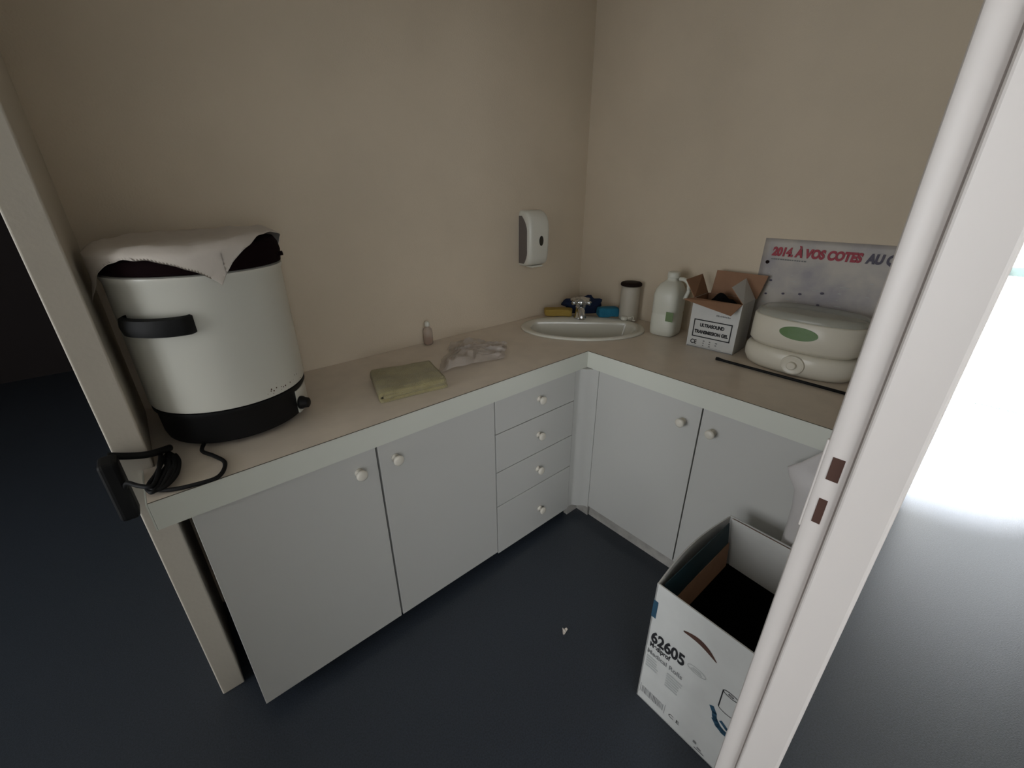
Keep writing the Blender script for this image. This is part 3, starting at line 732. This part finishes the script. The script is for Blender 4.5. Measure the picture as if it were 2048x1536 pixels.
tag(o, 'crumpled clear plastic film on the worktop right of the yellow-green towel', 'wrapper')

bt = thing('small_bottle', 'small clear bottle with a white cap standing against the back wall', 'bottle', (-.470, .545, H + .0005))
link('bottle_body', lathe([(.016, 0), (.021, .003), (.022, .01), (.022, .060), (.019, .072), (.010, .080), (.009, .086)], 32), 'bottle', bt, smooth=True)
link('liquid', lathe([(.015, .003), (.0195, .006), (.0195, .030), (.004, .0302)], 28), mat('amber_liquid', (.25, .10, .04), .2), bt, smooth=True, label='brown liquid')
link('cap', lathe([(.0105, .084), (.0115, .086), (.011, .102), (.006, .106)], 24), 'disp', bt, smooth=True)

# ------------------------------------------------------------------ big open carton on the floor
bb = thing('carton', 'large open white carton marked 62605 on the floor beside the door frame', 'box', (-.528, -.718, .0005), math.radians(-91.5))
BW, BD, BH, t = .277, .43, .502, .004
# local x to the right along the printed front, local y away towards the cabinet
link('carton_shell', bx((0, BW, 0, t, 0, BH), (0, BW, BD - t, BD, 0, BH), (BW - t, BW, t, BD - t, 0, BH), (0, BW, 0, BD, 0, t)), 'carton', bb)
bm = bmesh.new(); rs = []     # bulging left side wall
for k in range(21):
    f = k / 20; bow = .018 * math.sin(PI * f)
    rs.append([(-bow * .2, f * BD, 0), (-bow * .2 + t, f * BD, 0), (-bow + t, f * BD, BH - .002), (-bow, f * BD, BH - .002)])
rings(bm, rs); link('side_panel', bm, 'carton', bb, smooth=False)
link('carton_lining', bx((t, BW - t, t, t + .0005, .01, BH - .004), (BW - t - .0005, BW - t, t, BD - t, .01, BH - .004)), 'kraft', bb)
# folded-in flaps
flap(bb, (.012, BD - .03, BH - .01), (.012, .02, BH - .01), (.030, .03, BH - .125), (.034, BD - .05, BH - .105), .003, 'teal', 'teal', 'inner_flap', 'dark teal printed inner flap')
flap(bb, (.030, BD - .04, BH - .075), (.026, .025, BH - .095), (.042, .06, BH - .160), (.046, BD - .07, BH - .145), .003, 'kraft', 'kraft', 'inner_flap', 'brown torn inner flap')
flap(bb, (BW - .01, BD - .010, BH - .002), (.012, BD - .010, BH - .002), (.045, BD - .034, BH - .165), (BW - .03, BD - .034, BH - .175), .003, 'kraft', 'carton', 'inner_flap', 'pale inner flap')
flap(bb, (BW - .008, .03, BH - .04), (BW - .008, BD - .03, BH - .04), (BW - .04, BD - .06, BH - .16), (BW - .035, .05, BH - .17), .003, 'kraft', 'kraft', 'inner_flap')
# front printing
ff = Face((0, 0, 0), (1, 0, 0), (0, 0, 1), bb)
ff.text('lettering', '62605', .012, .279, .060, 'ink', width=.105, bold=.0022, ang=.03)
ff.text('lettering', 'Mediprof', .012, .256, .027, 'ink', width=.066, bold=.0008, ang=.03)
ff.text('lettering', 'Medical Rolls', .008, .224, .024, 'greyink', width=.112, bold=.0006, ang=.03)
tp_, bt_ = [], []
for a in range(13):
    f = a / 12; x = .096 + f * .095; c_ = .408 - .020 * f; hw = .0065 * math.sin(PI * min(1, f * 1.0 + .04)) ** .6 + .0012
    c_ += .012 * math.sin(PI * f)
    tp_.append((x, c_ + hw * (1 + f))); bt_.append((x, c_ - hw * .8))
ff.shapes('hand_slot_shade', [[bt_[i], bt_[i + 1], tp_[i + 1], tp_[i]] for i in range(12)], 'darkhole')  # dark shape on the face paints the shade of the cut-out
ff.shapes('side_label', [rect(.0, .372, .014, .438)], 'tealblue')
link('side_label', bx(-.0012, 0, 0, .012, .372, .438), 'tealblue', bb)
ff.shapes('small_print', [rect(.010, .165 + .0105 * k, .010 + random.uniform(.032, .045), .171 + .0105 * k) for k in range(5)] + [rect(.078, .150 + .0105 * k, .078 + random.uniform(.035, .05), .156 + .0105 * k) for k in range(6)], 'paleink')
bars = []; a = .014; random.seed(2)
while a < .088:
    w = random.choice((.0012, .0018, .003)); bars.append(rect(a, .036 - (a * .0), a + w, .066)); a += w + random.choice((.0012, .0018, .0026))
ff.shapes('barcode', bars + [rect(.008, .030, .0092, .072), rect(.0935, .030, .0947, .072)], 'greyink')
ff.text('ce_mark', 'C E', .108, .040, .020, 'ink', width=.034)
ell_ = [( .152 + .026 * math.cos(2 * PI * k / 24), .305 + .011 * math.sin(2 * PI * k / 24)) for k in range(25)]
ff.shapes('round_emblem', stroke(ell_, .0018) + [rect(.136, .300, .168, .303), rect(.140, .306, .164, .309)], 'paleink')
def ea(cx, cy, rx, ry, a0, a1, n=18): return [(cx + rx * math.cos(a0 + (a1 - a0) * k / n), cy + ry * math.sin(a0 + (a1 - a0) * k / n)) for k in range(n + 1)]
ff.shapes('roll_drawing', stroke(ea(.243, .318, .020, .008, 0, 2 * PI), .0022) + stroke(ea(.243, .318, .006, .0026, 0, 2 * PI), .0018) + stroke([(.223, .318), (.223, .252)], .003) + stroke([(.263, .318), (.263, .252)], .003) + stroke(ea(.243, .252, .020, .008, PI, 2 * PI), .0018), 'ink')
ff.shapes('swoosh', stroke([(.210, .228), (.219, .214), (.222, .200), (.226, .190)], .013) + stroke([(.226, .190), (.236, .178), (.250, .172), (.272, .172)], .018) + stroke([(.240, .203), (.256, .193), (.272, .188)], .010), 'tealblue')
ff.shapes('print_marks', [rect(.190, .030, .200, .040), rect(.204, .020, .216, .026), rect(.196, .012, .226, .016)], 'greyink')
# black liner inside
bl = bmesh.new(); N2 = 60; rs = []
for z, k in ((.318, 1.0), (.30, .97), (.20, .93), (.02, .90)):
    rs.append([(x + .006 * noise.noise(Vector((x * 30, y * 30, z * 8))), y + .006 * noise.noise(Vector((x * 30, y * 30, z * 8 + 9))), z + (.006 * noise.noise(Vector((x * 20, y * 20, 1))) if z > .31 else 0)) for x, y, _ in sup(.118 * k, .195 * k, 0, N2, 7)])
R = rings(bl, rs, False, True)
o = link('bin_liner', bl, 'blackm', smooth=True); o.location = (-.528 + .225, -.718 - .142, .006); o.rotation_euler = (0, 0, math.radians(-91.5))
sm = o.modifiers.new('sheet', 'SOLIDIFY'); sm.thickness = .001
tag(o, 'black bin liner filling the inside of the large open carton', 'liner')

# white bag standing between carton and cabinet
bm = bmesh.new(); rs = []; m = 40
for z, a, b, cx, cy in ((.0, .030, .046, 0, 0), (.02, .036, .05, 0, 0), (.30, .034, .050, 0, 0), (.46, .034, .054, 0, .0), (.60, .034, .056, 0, .0), (.67, .030, .060, 0, .002), (.705, .024, .074, 0, .012), (.728, .012, .082, 0, .014), (.76, .010, .066, 0, .0), (.82, .009, .045, 0, -.022), (.87, .006, .030, 0, -.038)):
    row = []
    for k, (x, y, _) in enumerate(sup(a, b, 0, m, 2.6, cx, cy)):
        w = 1 + .10 * noise.noise(Vector((math.cos(k / m * 2 * PI) * 1.5, math.sin(k / m * 2 * PI) * 1.5, z * 7)))
        row.append((x * w, cy + (y - cy) * w, z))
    rs.append(row)
rings(bm, rs); o = link('plastic_bag', bm, 'bag', smooth=True); o.location = (-.045, -.930, .001)
tag(o, 'white plastic bag with a pointed corner, standing between door frame and cabinet', 'bag')

# scrap of paper on the floor
bm = bmesh.new(); top = [[Vector((-.012 + .006 * i, -.010 + .005 * j, .004 + .006 * abs(noise.noise(Vector((i * .9, j * .9, 4)))) + .002 * ((i + j) % 2))) for j in range(4 if i < 6 else 4)] for i in range(5)]
for i, row in enumerate(top):
    for j, p in enumerate(row): p.y *= (.4 + .25 * i) ; p.x += .003 * math.sin(j * 2.1)
slab(bm, top, .0012)
for v in bm.verts: v.co.z -= .002
o = link('paper_scrap', bm, 'paper', loc=(-.548, -.415, .0005)); o.rotation_euler = (0, 0, .6)
tag(o, 'tiny torn white paper scrap on the dark floor', 'scrap')
